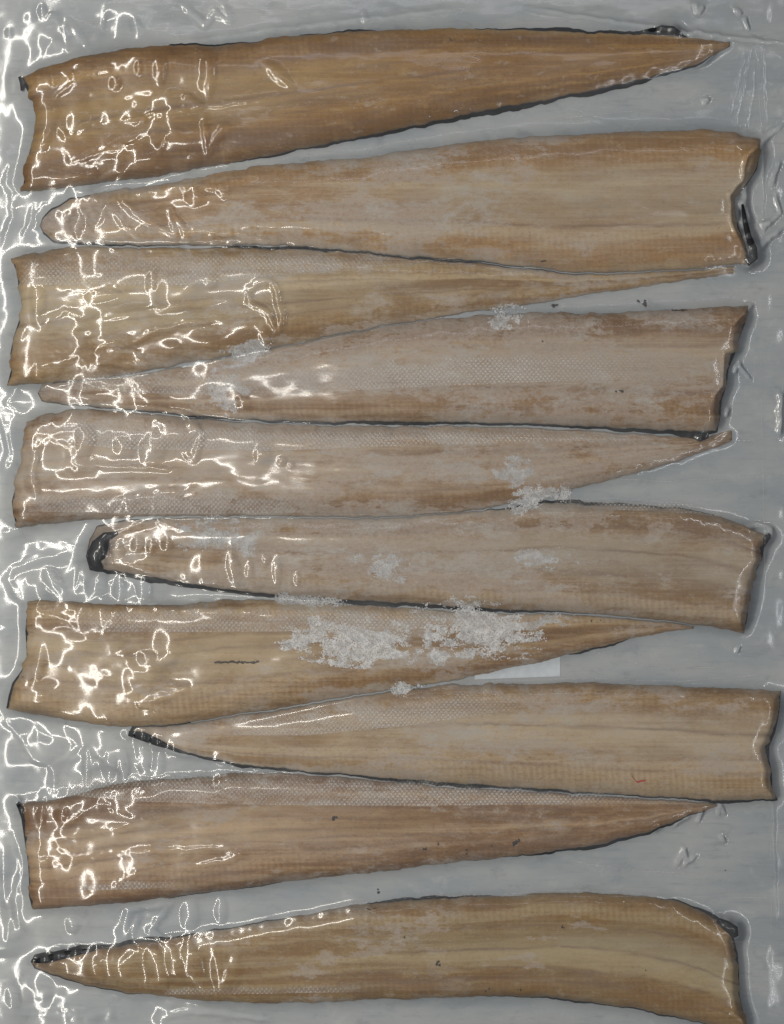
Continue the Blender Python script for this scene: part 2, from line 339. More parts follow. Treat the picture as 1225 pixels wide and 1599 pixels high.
F.append(dict(head='L', top=P("26,1258 70,1252 120,1242 180,1226 250,1218 350,1214 450,1217 550,1222 650,1230 800,1242 900,1248 1000,1252 1100,1256 1122,1258"),
  bot=P("45,1424 100,1420 200,1412 300,1400 400,1386 500,1373 600,1363 700,1350 800,1339 880,1329 950,1317 1020,1298 1070,1278 1122,1262"),
  left=P("0,26 .15,34 .4,41 .8,43 1,48"), right=P("0,1122 1,1122"),
  base=(154, 124, 90), gold=(140, 100, 50), pale=(174, 150, 120), haze=0.4, streaks=[(.16,.5),(.26,.8),(.4,.7),(.5,.6),(.6,.8),(.72,.5),(.84,.5)],
  skt=P("0,3 120,1 1225,0"), skb=P("0,2 100,2 300,3 400,3 600,2 760,2 850,5 950,7 1030,6 1122,2"), skl=P("0,5 .1,7 .3,5 .5,3 .7,4 .9,5 1,4"), skr=P("0,0 1,0")))
F.append(dict(head='R', top=P("50,1501 100,1492 160,1484 250,1470 350,1453 450,1436 550,1416 650,1407 750,1402 850,1398 920,1396 1000,1401 1060,1409 1100,1427 1148,1453 1170,1466"),
  bot=P("50,1512 80,1524 130,1540 200,1553 300,1564 400,1570 500,1568 600,1563 700,1561 800,1558 860,1560 940,1569 1000,1579 1060,1591 1100,1601 1170,1622"),
  left=P("0,54 .5,48 1,54"), right=P("0,1146 .12,1148 .5,1156 .8,1165 1,1168"),
  base=(148, 122, 76), gold=(144, 106, 44), pale=(158, 142, 108), haze=0.2, streaks=[(.3,.6),(.5,.8),(.7,.6),(.82,.7)],
  skt=P("0,4 60,10 160,12 230,8 300,4 560,2 640,7 690,5 760,4 820,1 1000,2 1080,4 1110,8 1148,8"), skb=P("0,4 200,3 400,1 600,2 800,3 900,5 1000,4 1170,3"), skl=P("0,5 1,5"), skr=P("0,4 .1,8 .3,6 .6,4 1,4")))

XS = np.arange(-20, 1300, 1.0)
for i, f in enumerate(F):
    f['x'] = XS
    jit = fbm(XS / 22.0, XS * 0 + i * 3.3, 40 + i, 3) * 2.0
    jib = fbm(XS / 22.0, XS * 0 + i * 5.1, 60 + i, 3) * 2.0
    f['T'] = np.interp(XS, f['top'][:, 0], f['top'][:, 1]) + jit * 1.2 + 0.8 * fbm(XS / 6.0, XS * 0 + i, 45, 2)
    f['B'] = np.interp(XS, f['bot'][:, 0], f['bot'][:, 1]) + jib * 1.2 + 0.8 * fbm(XS / 6.0, XS * 0 + i, 46, 2)
    if i:
        g = F[i - 1]
        lo = np.maximum(min(f['left'][:, 1]), min(g['left'][:, 1])) - 5; hi = min(max(f['right'][:, 1]), max(g['right'][:, 1])) + 5
        m = (XS > lo) & (XS < hi)
        sk = np.interp(XS, g['skb'][:, 0], g['skb'][:, 1]); lim = g['B'] + 0.8 * sk + 1.0
        f['T'] = np.where(m, np.where(f['T'] < lim + 8, lim, f['T'] - 8 * sstep(30, 8, f['T'] - lim)), f['T'])
    f['B'] = np.maximum(f['B'], f['T'] + 4)
def ends(f, v, i):
    xl = np.interp(v, f['left'][:, 0], f['left'][:, 1]) + (fbm(v * 11, v * 0 + i, 80, 4, .6) * 6 if f['head'] == 'L' else 0)
    xr = np.interp(v, f['right'][:, 0], f['right'][:, 1]) + (fbm(v * 11, v * 0 + i, 90, 4, .6) * 6 if f['head'] == 'R' else 0)
    return xl, xr
BASE = 0.0009
def headness(f, x):
    t = np.clip((x - 40) / 1120, 0, 1)
    return 1 - t if f['head'] == 'L' else t
def swob(x, j, i): return 0.022 * fbm(x / 130.0, x * 0 + j * 2.3, 120 + i * 7, 3)
def lanes(x, v, i):
    """lengthwise muscle lanes across the fillet, -1..1"""
    q = v * 6.8 + 0.35 * fbm(x / 170.0, v * 0 + i, 140 + i, 2)
    return np.clip(1.5 * fbm(q, x / 900.0 + i, 150 + i, 2, 0.6), -1, 1)
def fillet_h(f, i, x, v):
    """thickness of fillet i above BASE at x and cross position v (0..1); 0 at the edge"""
    w = np.interp(x, XS, f['B'] - f['T'])
    xl, xr = ends(f, v, i)
    ds = np.minimum(v, 1 - v) * w
    de = np.minimum(x - xl, xr - x)
    r = lambda d, R: np.sqrt(np.clip(1 - (1 - np.clip(d / R, 0, 1)) ** 2, 0, 1))
    R = np.clip(w * 0.33, 3, 34)
    hd = headness(f, x)
    T = 0.0036 * np.clip(w / 150, 0.12, 1.1) ** 0.7
    h = T * r(ds, R) * r(de, np.where(hd > 0.5, 16, 40))
    h = h - 0.0010 * np.exp(-((v - 0.42) / 0.16) ** 2) * sstep(0.4, 1, hd) * (h / 0.0036)
    for j, (vs, st) in enumerate(f['streaks']):
        h = h - 0.00028 * st * np.exp(-((v - vs - swob(x, j, i)) / 0.022) ** 2) * (h / 0.0036)
    h = h - 0.00022 * lanes(x, v, i) * (h / 0.0036)
    h = h + 0.00018 * fbm(x / 60, v * 5, 200 + i, 3) * (h / 0.0036)
    return np.maximum(h, 0)

LABELS = [
 "golden tan eel fillet at the top edge, tapering to a point on the right",
 "eel fillet second from the top, black hooked skin flap at its right end",
 "eel fillet third from the top, broad on the left, tail tucked under its upper neighbour",
 "eel fillet fourth from the top, narrow left tail, square notched right end",
 "eel fillet fifth from the top, broad on the left, pointed right tail near frosty flakes",
 "eel fillet sixth from the top with a blackened curled tail on the left",
 "eel fillet seventh from the top carrying the largest white frost patches",
 "eel fillet eighth from the top, thin dark left tail, with a red thread on it",
 "eel fillet second from the bottom, broad left end, dotted with dark flecks",
 "eel fillet at the bottom edge, pointed left tail and dark lump at right corner",
]
FROSTING = [[(0,.0),(1225,.0)],
 [(60,.8),(420,.75),(700,.75),(860,.25),(1225,.05)],
 [(0,.1),(120,.35),(300,.5),(600,.55),(900,.5),(1225,.2)],
 [(0,.7),(400,.7),(640,.75),(1000,.8),(1225,.5)],
 [(0,.45),(200,.7),(600,.8),(900,.8),(1225,.3)],
 [(0,.7),(600,.9),(850,.7),(1000,.35),(1225,.3)],
 [(0,.2),(300,.35),(500,.45),(700,.6),(900,.5),(1225,0)],
 [(0,.5),(500,.6),(800,.55),(1000,.3),(1225,.25)],
 [(0,.15),(300,.35),(700,.5),(850,.3),(1225,0)],
 [(0,.1),(250,.3),(500,.45),(700,.35),(850,.1),(1225,0)]]
# spots where the meat is wet against the film and shows golden brown: fillet, x, y, half-lengths
WET = [(1,430,292,120,26),(1,250,318,90,24),(1,640,300,60,16),(2,490,468,62,34),(2,700,440,90,18),(3,540,632,130,18),(3,330,600,110,12),(3,1040,530,90,22),(4,640,700,80,12),(4,660,770,120,16),(5,640,935,90,8),(5,300,870,60,18),
 (6,420,1000,90,30),(6,850,990,110,18),(7,470,1160,110,30),(7,720,1100,90,16),(8,560,1290,150,26),(9,330,1520,120,26)]
GROUP = "eel fillets packed in rows in the bag"
roots = []
for i, f in enumerate(F):
    xl0, xr0 = min(f['left'][:, 1]), max(f['right'][:, 1])
    cx = (xl0 + xr0) / 2; cy = float(np.interp(cx, XS, (f['T'] + f['B']) / 2))
    root = bpy.data.objects.new('eel_fillet', None); C.objects.link(root)
    root.empty_display_size = 0.01
    root.location = (float(PX(cx)), float(PY(cy)), 0.0006)
    tag(root, LABELS[i], 'fish fillet', GROUP); roots.append(root)
    ox, oy, oz = root.location
    # flesh
    nu, nv = 400, 64
    vv = 0.5 - 0.5 * np.cos(np.linspace(0, np.pi, nv)); vv = 0.5 * vv + 0.5 * np.linspace(0, 1, nv)
    uu = np.linspace(0, 1, nu); uu = uu + 0.0 * uu
    V, U = np.meshgrid(vv, uu, indexing='ij')
    XL, XR = ends(f, V, i); X = XL + (XR - XL) * U
    Tt = np.interp(X, XS, f['T']); Bb = np.interp(X, XS, f['B'])
    Y = Tt + (Bb - Tt) * V
    H = fillet_h(f, i, X, V)
    me = grid_mesh('flesh', PX(X) - ox, PY(Y) - oy, BASE + H - oz, np.stack([X, Y], -1), BASE - 0.0002 - oz)
    # pigment of the meat: streak lines, pale belly wall, golden margins, thin edge
    st = np.zeros_like(X)
    for j, (vs, s_) in enumerate(f['streaks']):
        st = np.maximum(st, s_ * np.exp(-((V - vs - swob(X, j, i)) / (0.009 + 0.010 * np.clip(fbm(X / 90, V * 0 + j, 300 + i, 2) + .4, 0, 1))) ** 2))
    hd = headness(f, X)
    st = np.maximum(st, 1.25 * sstep(0.16, 0.0, hd) * np.clip(0.65 + 1.1 * fbm(X / 16, Y / 9, 370 + i, 3), 0, 1) * (i in (1, 3, 5, 9)))
    be = np.exp(-((V - 0.47 + 0.03 * fbm(X / 120, V * 3, 310 + i, 2)) / 0.21) ** 4) * sstep(0.30, 0.75, hd)
    be = np.clip(be * (0.8 + 0.5 * fbm(X / 70, Y / 25, 320 + i, 3)), 0, 1)
    gw = 0.02 * fbm(X / 100, V * 0, 350 + i, 3)
    go = np.clip(np.exp(-((V - 0.15 + gw) / 0.09) ** 2) + np.exp(-((V - 0.84 + gw) / 0.10) ** 2), 0, 1) * np.clip(0.75 + 0.6 * fbm(X / 60, V * 6, 360 + i, 3), 0.1, 1)
    wpx = Bb - Tt; dpx = np.minimum(V, 1 - V) * wpx
    ed = np.clip(np.exp(-dpx / 4.5) * (0.7 + 0.6 * fbm(X / 30, V * 4, 330 + i, 3)), 0, 1)
    tail = sstep(0.10, 0.02, hd); ed = np.clip(ed + 0.35 * tail * (0.6 + fbm(X / 9, Y / 9, 340 + i, 3)), 0, 1)
    n = X.size; tot = len(me.vertices)
    colr = np.zeros((tot, 4), np.float32)
    colr[:n] = np.stack([st, be, go, ed], -1).reshape(-1, 4)
    at = me.attributes.new('tone', 'FLOAT_COLOR', 'POINT'); at.data.foreach_set('color', colr.reshape(-1))
    fz = np.zeros(tot, np.float32); fz[:n] = (np.interp(X, *np.array(FROSTING[i], float).T) - 0.25 * go * (V > .5)).reshape(-1)
    ln = np.zeros(tot, np.float32); ln[:n] = lanes(X, V, i).reshape(-1)
    me.attributes.new('lanes', 'FLOAT', 'POINT').data.foreach_set('value', ln)
    for (wi, wx, wy, wa, wb) in WET:
        if wi == i: fz[:n] -= (0.9 * np.exp(-(((X - wx) / wa) ** 2 + ((Y - wy) / wb) ** 2))).reshape(-1).astype(np.float32)
    me.attributes.new('frosting', 'FLOAT', 'POINT').data.foreach_set('value', fz)
    mt = mat_flesh('eel_flesh', f['base'], f['gold'], f['pale'], f['haze'], i + 1)
    link('flesh', me, mt, root)
    # skin: dark sheet beneath, showing past the meat where the photo shows it
    nu2, nv2 = 300, 9
    vs_ = np.linspace(0, 1, nv2); V, U = np.meshgrid(vs_, np.linspace(0, 1, nu2), indexing='ij')
    XL, XR = ends(f, V, i)
    XL = XL - 0.7 * np.interp(V, f['skl'][:, 0], f['skl'][:, 1]) + 1.5; XR = XR + 0.35 * np.interp(V, f['skr'][:, 0], f['skr'][:, 1]) - 1
    X = XL + (XR - XL) * U
    rag = 0.75 + 0.45 * fbm(X[0] / 34.0, X[0] * 0 + i, 400 + i, 4)
    wd_ = lambda q: np.where(q < 2.8, -1.5, (q - 1.7) * 1.4)
    a = wd_(np.interp(X[0], f['skt'][:, 0], f['skt'][:, 1])) * rag; b = wd_(np.interp(X[-1], f['skb'][:, 0], f['skb'][:, 1])) * (1.5 - rag)
    Tt = np.interp(X, XS, f['T']) - a + 0.6; Bb = np.interp(X, XS, f['B']) + b - 0.6
    Y = Tt + (Bb - Tt) * V
    Z = 0.0009 + 0.0 * X + 0.00012 * fbm(X / 12, Y / 12, 410 + i, 2)
    Z[1:-1, 1:-1] = 0.00055
    me = grid_mesh('skin', PX(X) - ox, PY(Y) - oy, Z - oz, np.stack([X, Y], -1), 0.00042 - oz)
    link('skin', me, M_SKIN, root)

# lumps of folded dark skin on some ends
def blob_tube(pts, rad, seg=12):
    """irregular bent roll of skin through pts (drawing units x, y, z mm)"""
    v, fcs = [], []
    pts = np.array(pts, float); n = len(pts)
    for q in range(n):
        t = pts[min(q + 1, n - 1)] - pts[max(q - 1, 0)]; t[2] = 0; t /= (np.linalg.norm(t) + 1e-9)
        nx, ny = -t[1], t[0]
        for s_ in range(seg):
            a = 2 * math.pi * s_ / seg
            r = rad[q] * (0.94 + 0.12 * random.random())
            v.append(((pts[q][0] + nx * math.cos(a) * r), (pts[q][1] + ny * math.cos(a) * r), pts[q][2] + math.sin(a) * r * 0.3 * 0.4))
    for q in range(n - 1):
        for s_ in range(seg):
            a = q * seg + s_; b = q * seg + (s_ + 1) % seg
            fcs.append((a, b, b + seg, a + seg))
    fcs.append(tuple(range(seg))); fcs.append(tuple(range((n - 1) * seg, n * seg))[::-1])
    return v, fcs
def skin_lump(root, name, pts, rad):
    v, fc = blob_tube(pts, rad)
    o = root.location
    v = [(float(PX(a)) - o[0], float(PY(b)) - o[1], c * 0.001 - o[2]) for a, b, c in v]
    me = py_mesh(name, v, fc); ob = link(name, me, M_SKIN, root); return ob
LUMPS = [
 (1, 'skin_flap', [(1160,318,3.4),(1164,345,3.6),(1169,368,3.6),(1176,388,3.4),(1178,402,3.2),(1170,409,3.0),(1165,402,2.8)], [2,4,5,7,7,6,3]),
 (5, 'tail_curl', [(184,832,3.0),(166,838,3.4),(156,852,3.7),(150,868,3.7),(148,880,3.3),(158,890,2.8)], [3,8,14,15,10,4]),
 (5, 'skin_flap', [(1204,834,2.0),(1196,842,2.4),(1186,856,2.2),(1182,872,1.8)], [3,5,4,2]),
 (9, 'skin_flap', [(1122,1438,2.6),(1134,1446,3.0),(1146,1454,3.0),(1150,1464,2.6)], [4,8,9,5]),
 (0, 'skin_flap', [(1010,47,1.8),(1034,43,2.2),(1052,45,2.4),(1066,51,2.0)], [2,5,6,2]),
 (0, 'skin_flap', [(30,118,2.0),(34,128,2.2),(33,140,1.8)], [3,4,2]),
 (3, 'skin_flap', [(1080,680,1.9),(1094,684,2.2),(1108,681,2.0)], [3,6,3]),
 (7, 'tail_curl', [(200,1146,2.0),(222,1150,2.4),(246,1160,2.4),(272,1171,2.0)], [4,7,6,2]),
 (9, 'tail_curl', [(52,1503,2.0),(70,1500,2.6),(92,1494,2.6),(118,1489,2.2),(150,1484,1.6)], [3,6,6,5,2]),
 (8, 'skin_flap', [(26,1254,2.2),(34,1266,2.6),(38,1284,2.4)], [3,5,3]),
]
for r, nm, pts, rad in LUMPS: skin_lump(roots[r], nm, pts, rad)

# ------------------------------------------------------------------ film height field
STEP = 1.8
gx = np.arange(-46, 1272, STEP); gy = np.arange(-46, 1646, STEP)
GX, GY = np.meshgrid(gx, gy)
HF = np.zeros_like(GX) + 0.0004
for i, f in enumerate(F):
    Tt = np.interp(GX, XS, f['T']); Bb = np.interp(GX, XS, f['B'])
    V = (GY - Tt) / np.maximum(Bb - Tt, 1)
    ok = (V > 0) & (V < 1); V = np.clip(V, 0, 1)
    XL, XR = ends(f, V, i); ok &= (GX > XL) & (GX < XR)
    HF = np.maximum(HF, np.where(ok, BASE + fillet_h(f, i, GX, V), 0))
for r, nm, pts, rad in LUMPS:
    for (a, b, c), q in zip(pts, rad):
        d = np.hypot(GX - a, GY - b) / (q + 3)
        HF = np.maximum(HF, np.where(d < 1, (c + q * 0.15 + 0.25) * 0.001 * (1 - 0.4 * np.clip(d, 0, 1) ** 2), 0))
def blur(A, sig):
    sig = sig / STEP; p = int(4 * sig) + 2
    B = np.pad(A, p, mode='edge')
    fy = np.fft.fftfreq(B.shape[0])[:, None]; fx = np.fft.rfftfreq(B.shape[1])[None, :]
    G = np.exp(-2 * (np.pi * sig) ** 2 * (fx ** 2 + fy ** 2))
    return np.fft.irfft2(np.fft.rfft2(B) * G, s=B.shape)[p:-p, p:-p]
b1 = blur(HF, 9)
FILM = blur(np.maximum(HF, b1 + 0.0002), 3.5) + 0.0004

leftm = sstep(460, 200, GX)                       # where the film is loose and crinkled
marg = np.maximum(0.4 * sstep(60, 20, GX), sstep(1160, 1210, GX))
patch = sstep(-0.1, 0.5, fbm(GX / 70, GY / 55, 501, 3))
FILM += 0.00012 * fbm(GX / 70, GY / 30, 510, 3)
FILM += 0.00100 * (fbm(GX / 56, GY / 42, 515, 1) + 0.62) * (0.10 + 0.90 * leftm)
FILM += 0.00030 * (fbm(GX / 27, GY / 21, 517, 1) + 0.62) * leftm * patch
FILM += 0.00008 * (fbm(GX / 20, GY / 14, 520, 1) + .6) * (0.10 + 0.9 * leftm * patch)
FILM += 0.00030 * (fbm(GX / 36, GY / 50, 540, 2) + .5) * marg

def bubble(cx, cy, rx, ry, ang=0, amp=0.00030):
    R = max(rx, ry) * 1.8 + 8
    m = (np.abs(gx - cx) < R).nonzero()[0]; q = (np.abs(gy - cy) < R).nonzero()[0]
    if len(m) == 0 or len(q) == 0: return
    sl = np.s_[q[0]:q[-1] + 1, m[0]:m[-1] + 1]
    dx = GX[sl] - cx; dy = GY[sl] - cy; a = math.radians(ang)
    x_ = dx * math.cos(a) + dy * math.sin(a); y_ = -dx * math.sin(a) + dy * math.cos(a)
    wob = 1 + 0.16 * vnoise(dx / (0.6 * rx + 3) + cx, dy / (0.6 * ry + 3) + cy, 3)
    d = np.hypot(x_ / rx, y_ / ry) * wob
    FILM[sl] += amp * np.exp(-np.clip(d, 0, 4) ** 4 * 0.7) + 0.35 * amp * np.exp(-(d * 2.2) ** 2)
def ridge(s, wd=5.5, amp=2.4, close=False):
    pts = P(s) if isinstance(s, str) else np.array(s, float)
    R = wd * 3 + 6
    m = ((gx > pts[:, 0].min() - R) & (gx < pts[:, 0].max() + R)).nonzero()[0]
    q = ((gy > pts[:, 1].min() - R) & (gy < pts[:, 1].max() + R)).nonzero()[0]
    if len(m) == 0 or len(q) == 0: return
    sl = np.s_[q[0]:q[-1] + 1, m[0]:m[-1] + 1]
    wx = GX[sl] + 3.0 * fbm(GX[sl] / 14, GY[sl] / 14, 61, 2); wy = GY[sl] + 3.0 * fbm(GX[sl] / 14, GY[sl] / 14, 71, 2)
    best = np.full(wx.shape, 1e9); tt = np.zeros(wx.shape); n = len(pts) - 1
    for k in range(n):
        a, b = pts[k], pts[k + 1]; ab = b - a; L2 = max((ab ** 2).sum(), 1e-6)
        t = np.clip(((wx - a[0]) * ab[0] + (wy - a[1]) * ab[1]) / L2, 0, 1)
        d = np.hypot(wx - a[0] - t * ab[0], wy - a[1] - t * ab[1])
        u = d < best; best = np.where(u, d, best); tt = np.where(u, (k + t) / n, tt)
    fade = np.clip(np.minimum(tt, 1 - tt) * 7 + 0.25, 0, 1)
    need = np.clip((GX[sl] + 60) * 0.00028, 0.05, 0.5)
    FILM[sl] += amp * need * wd * S / 0.86 * fade * np.exp(-(best / wd) ** 2)

BUB = """65,15,5,9 13,50,5,6 212,39,7,12,-35 569,25,4,8 251,110,9,18 218,108,4,9 182,132,7,9 116,119,6,6 85,130,5,6 326,114,11,30
437,120,24,10,40 71,202,13,30,20 304,251,10,6 18,126,5,14 306,307,14,11 415,527,8,16,-25 299,663,7,17,-30 51,724,9,14 51,754,8,18,-20
410,711,10,12 440,720,6,6 455,726,4,4 380,628,11,8,40 83,908,10,22,-35 150,912,14,15 187,919,7,16 223,920,10,15 364,884,8,26,-8 416,873,5,6
390,890,5,12 433,892,6,18 465,905,4,9 60,1038,10,27,12 228,1026,12,9 263,1028,14,10 225,1180,10,26 246,1187,8,24 134,1200,5,22 170,1198,10,16 192,1202,7,18 97,1271,8,9
66,1271,6,20 61,1352,14,26,-30 112,1447,8,11 297,1430,12,20 344,1424,8,17 150,1516,11,18,-20 197,1514,18,27,-25 245,1517,15,31,-14 276,1513,11,31,-14
306,1515,14,35,-14 344,1519,12,30,-8 364,1517,11,22,15 54,1540,22,27,-20 187,860,8,10 215,850,8,9 237,852,7,9 262,850,7,8 135,685,13,16 195,698,14,12 240,700,18,22
130,520,10,6 60,470,10,16 160,462,22,8,-10 60,590,8,14 20,1560,9,14 350,300,9,8 120,345,9,16 238,440,8,14 330,440,10,8""".split()
for b in BUB:
    p = [float(a) for a in b.split(',')]
    bubble(*p[:4], p[4] if len(p) > 4 else 0, amp=0.00046 * min(1.6, max(0.7, min(p[2], p[3]) / 8)))
RID = """169,0 157,40 137,77 119,48 106,31 101,45 104,76 81,63 66,88
278,0 309,25 319,33 334,20 357,28 349,5
319,177 324,238 349,202 364,200
175,104 132,116 81,157
91,167 94,202 106,218 152,200 253,177 324,165 430,152
286,150 300,160 320,168
101,250 132,248 167,233 202,228 238,210 258,218 248,240
90,285 150,270 130,292 200,262 180,290
23,243 8,283 20,300 18,334 2,390
405,273 334,293 263,291 197,306 192,316 228,347 273,367 266,329 283,354 299,395
106,339 116,359 137,326 147,354 167,324 182,334 192,354 228,380
56,314 38,364 66,357 60,330
70,372 130,384 200,390 300,388 380,380 470,385
290,362 360,366 430,380
387,451 420,438 433,456 443,501 433,517 420,489 390,471 387,451
359,467 263,481 142,501 101,484 66,512 48,476
344,499 299,504 243,517 213,532 167,537 137,552 96,567 84,593
110,575 150,565 190,570 230,575 210,550
15,582 23,613 10,628 46,653
2,653 15,704 5,734
84,597 150,597 220,605 240,615
182,631 243,638 294,648 316,679 304,717 285,705
106,729 192,729 273,732
60,720 50,700 80,690 110,700 120,680
165,790 210,778 290,765
299,828 243,812 177,831 162,833 162,856 175,874 218,889 283,909 344,914 395,922 491,927
101,863 56,874 20,889 10,906 30,937 76,960 147,990
135,860 125,890 118,930
147,993 177,977 185,950 223,947 304,952 395,955
55,945 70,935 80,948
60,700 50,740 58,770
0,1124 25,1144 50,1185 76,1195 90,1240
96,1137 121,1165 86,1197 78,1240
100,1195 140,1170 180,1200 200,1215
253,1170 324,1185 405,1198 430,1202
212,1160 216,1195 240,1210
40,1246 111,1238 202,1233 283,1215
100,1290 130,1268 152,1256 270,1282
86,1303 121,1304 263,1280
61,1306 63,1344 84,1337 116,1332 84,1311
84,1352 127,1337 177,1332 278,1327 349,1324 377,1332 349,1344 263,1357
180,1385 215,1362 200,1380 260,1378
8,1327 5,1382 13,1463 30,1453 23,1408 30,1357 20,1314
187,1463 202,1423 263,1415 233,1456 258,1471 314,1463
215,1430 205,1470 220,1484
0,1582 101,1590 172,1585 110,1578 20,1575
245,1590 300,1580 380,1590 420,1594
195,1080 240,1070 290,1075 220,1100 270,1112""".split('\n')
for r in RID: ridge(r)
# clusters of tight crinkles that break the lamp into glitter
for cx, cy, rx, ry in [(160,265,50,25),(150,540,70,30),(135,680,50,40),(240,705,40,30),(200,790,60,18),(230,1040,60,40),(250,1095,50,25),(120,1235,60,15),(190,1375,40,15),(180,850,90,18),(150,455,60,15),(120,1580,110,10),(330,1210,60,12)]:
    d = ((GX - cx) / rx) ** 2 + ((GY - cy) / ry) ** 2
    FILM += 0.00009 * np.exp(-d * 1.2) * fbm(GX / 9, GY / 6, int(cx + cy), 2)
# right side: sharper folds and tension creases
for s_, wd, am in [("1225,187 1192,218 1162,248 1159,283 1139,304 1141,344 1167,402",4.5,1.5),("1169,273 1164,314 1177,374 1187,385 1225,350",4.5,1.5),
  ("1177,471 1141,509",3.5,1.5),("1131,552 1128,600 1111,623",3.5,1.5),("1145,580 1155,570 1175,592",3.5,1.5),("1134,650 1138,635",3.5,1.5),("1222,610 1218,680",4.5,1.5),
  ("1160,822 1185,818 1205,826 1182,832 1160,822",3.5,1.5),("1150,1022 1156,1010",3.5,1.5),("1056,1356 1068,1330 1072,1350 1088,1338",4.5,1.5),("1052,1290 1078,1274",3.5,1.5),
  ("1090,1286 1097,1266",3.5,1.5),("1122,1276 1126,1260 1134,1276",3.5,1.5),("1020,1299 1034,1292",3.5,1.5),("1126,1306 1134,1316",3.5,1.5),("1074,105 1090,100 1120,78",3.5,1.5),
  ("1100,160 1110,152",4.5,1.5),("1086,0 1092,16 1100,4",4.5,1.5),("1165,22 1170,44",3.5,1.5),("1150,10 1158,22",3.5,1.5),("1190,360 1220,330 1212,300",3.5,1.5),("1140,1580 1165,1600",4.5,1.5),
  ("1190,350 1205,345",3.5,1.5),("1220,250 1205,290",3.5,1.5),("520,47 560,44",3,0.5),
  ("1182,50 1190,150 1194,380",3.0,0.5),("1190,56 1198,200",2.5,0.5),("1177,61 1160,140 1146,197",2.5,0.5),("1168,70 1150,140 1140,180",2.5,0.5),("1184,70 1172,160 1165,210",2.5,0.5),
  ("0,108 150,84 300,62 420,44 620,22 720,10",4.5,1.5),("820,10 950,30 1100,50 1225,66",3.5,1.5),("890,165 980,205 1150,250",1.6,0.5),
  ("605,240 450,252 330,272 200,296",4,0.5),("300,640 420,655 600,664",3,0.5),("1205,1180 1210,1300 1212,1440",3,0.5)]:
    ridge(s_, wd, am)
FILM = np.maximum(FILM, HF + 0.00022)
FILM = blur(FILM, 1.1)
def film_z(x, y):
    fx = np.clip((np.asarray(x, float) - gx[0]) / STEP, 0, len(gx) - 2.001); fy = np.clip((np.asarray(y, float) - gy[0]) / STEP, 0, len(gy) - 2.001)
    i0 = fx.astype(int); j0 = fy.astype(int); a = fx - i0; b = fy - j0
    return (FILM[j0, i0] * (1 - a) + FILM[j0, i0 + 1] * a) * (1 - b) + (FILM[j0 + 1, i0] * (1 - a) + FILM[j0 + 1, i0 + 1] * a) * b
def under_z(x, y):
    fx = np.clip(np.rint((np.asarray(x, float) - gx[0]) / STEP), 0, len(gx) - 1).astype(int); fy = np.clip(np.rint((np.asarray(y, float) - gy[0]) / STEP), 0, len(gy) - 1).astype(int)
    return HF[fy, fx]

# ------------------------------------------------------------------ table, bag
tx, ty, tz = 0.42, 0.50, 0.0
me = py_mesh('counter', [(-tx,-ty,-.001),(tx,-ty,-.001),(tx,ty,-.001),(-tx,ty,-.001),(-tx,-ty,-.03),(tx,-ty,-.03),(tx,ty,-.03),(-tx,ty,-.03)],
             [(0,1,2,3),(7,6,5,4),(0,4,5,1),(1,5,6,2),(2,6,7,3),(3,7,4,0)])
tag(link('counter_top', me, M_TABLE, None, False), "plain grey counter under the vacuum bag", 'counter', kind='structure')

bag = bpy.data.objects.new('vacuum_bag', None); C.objects.link(bag); bag.empty_display_size = 0.02
bag.location = (0, 0, -0.001)
tag(bag, "clear wrinkled vacuum bag with embossed bands wrapped over all the fillets", 'plastic bag')
bx, by = np.meshgrid(np.linspace(-48, 1274, 90), np.linspace(-48, 1648, 110))
me = grid_mesh('backing_sheet', PX(bx), PY(by), 0.0003 + 0.00008 * fbm(bx / 90, by / 90, 700, 2) + 0.001, np.stack([bx, by], -1), 0.0002)
link('backing_sheet', me, M_BACK, bag)
me = grid_mesh('top_film', PX(GX), PY(GY), FILM + 0.001, np.stack([GX, GY], -1))
link('top_film', me, M_FILM, bag)
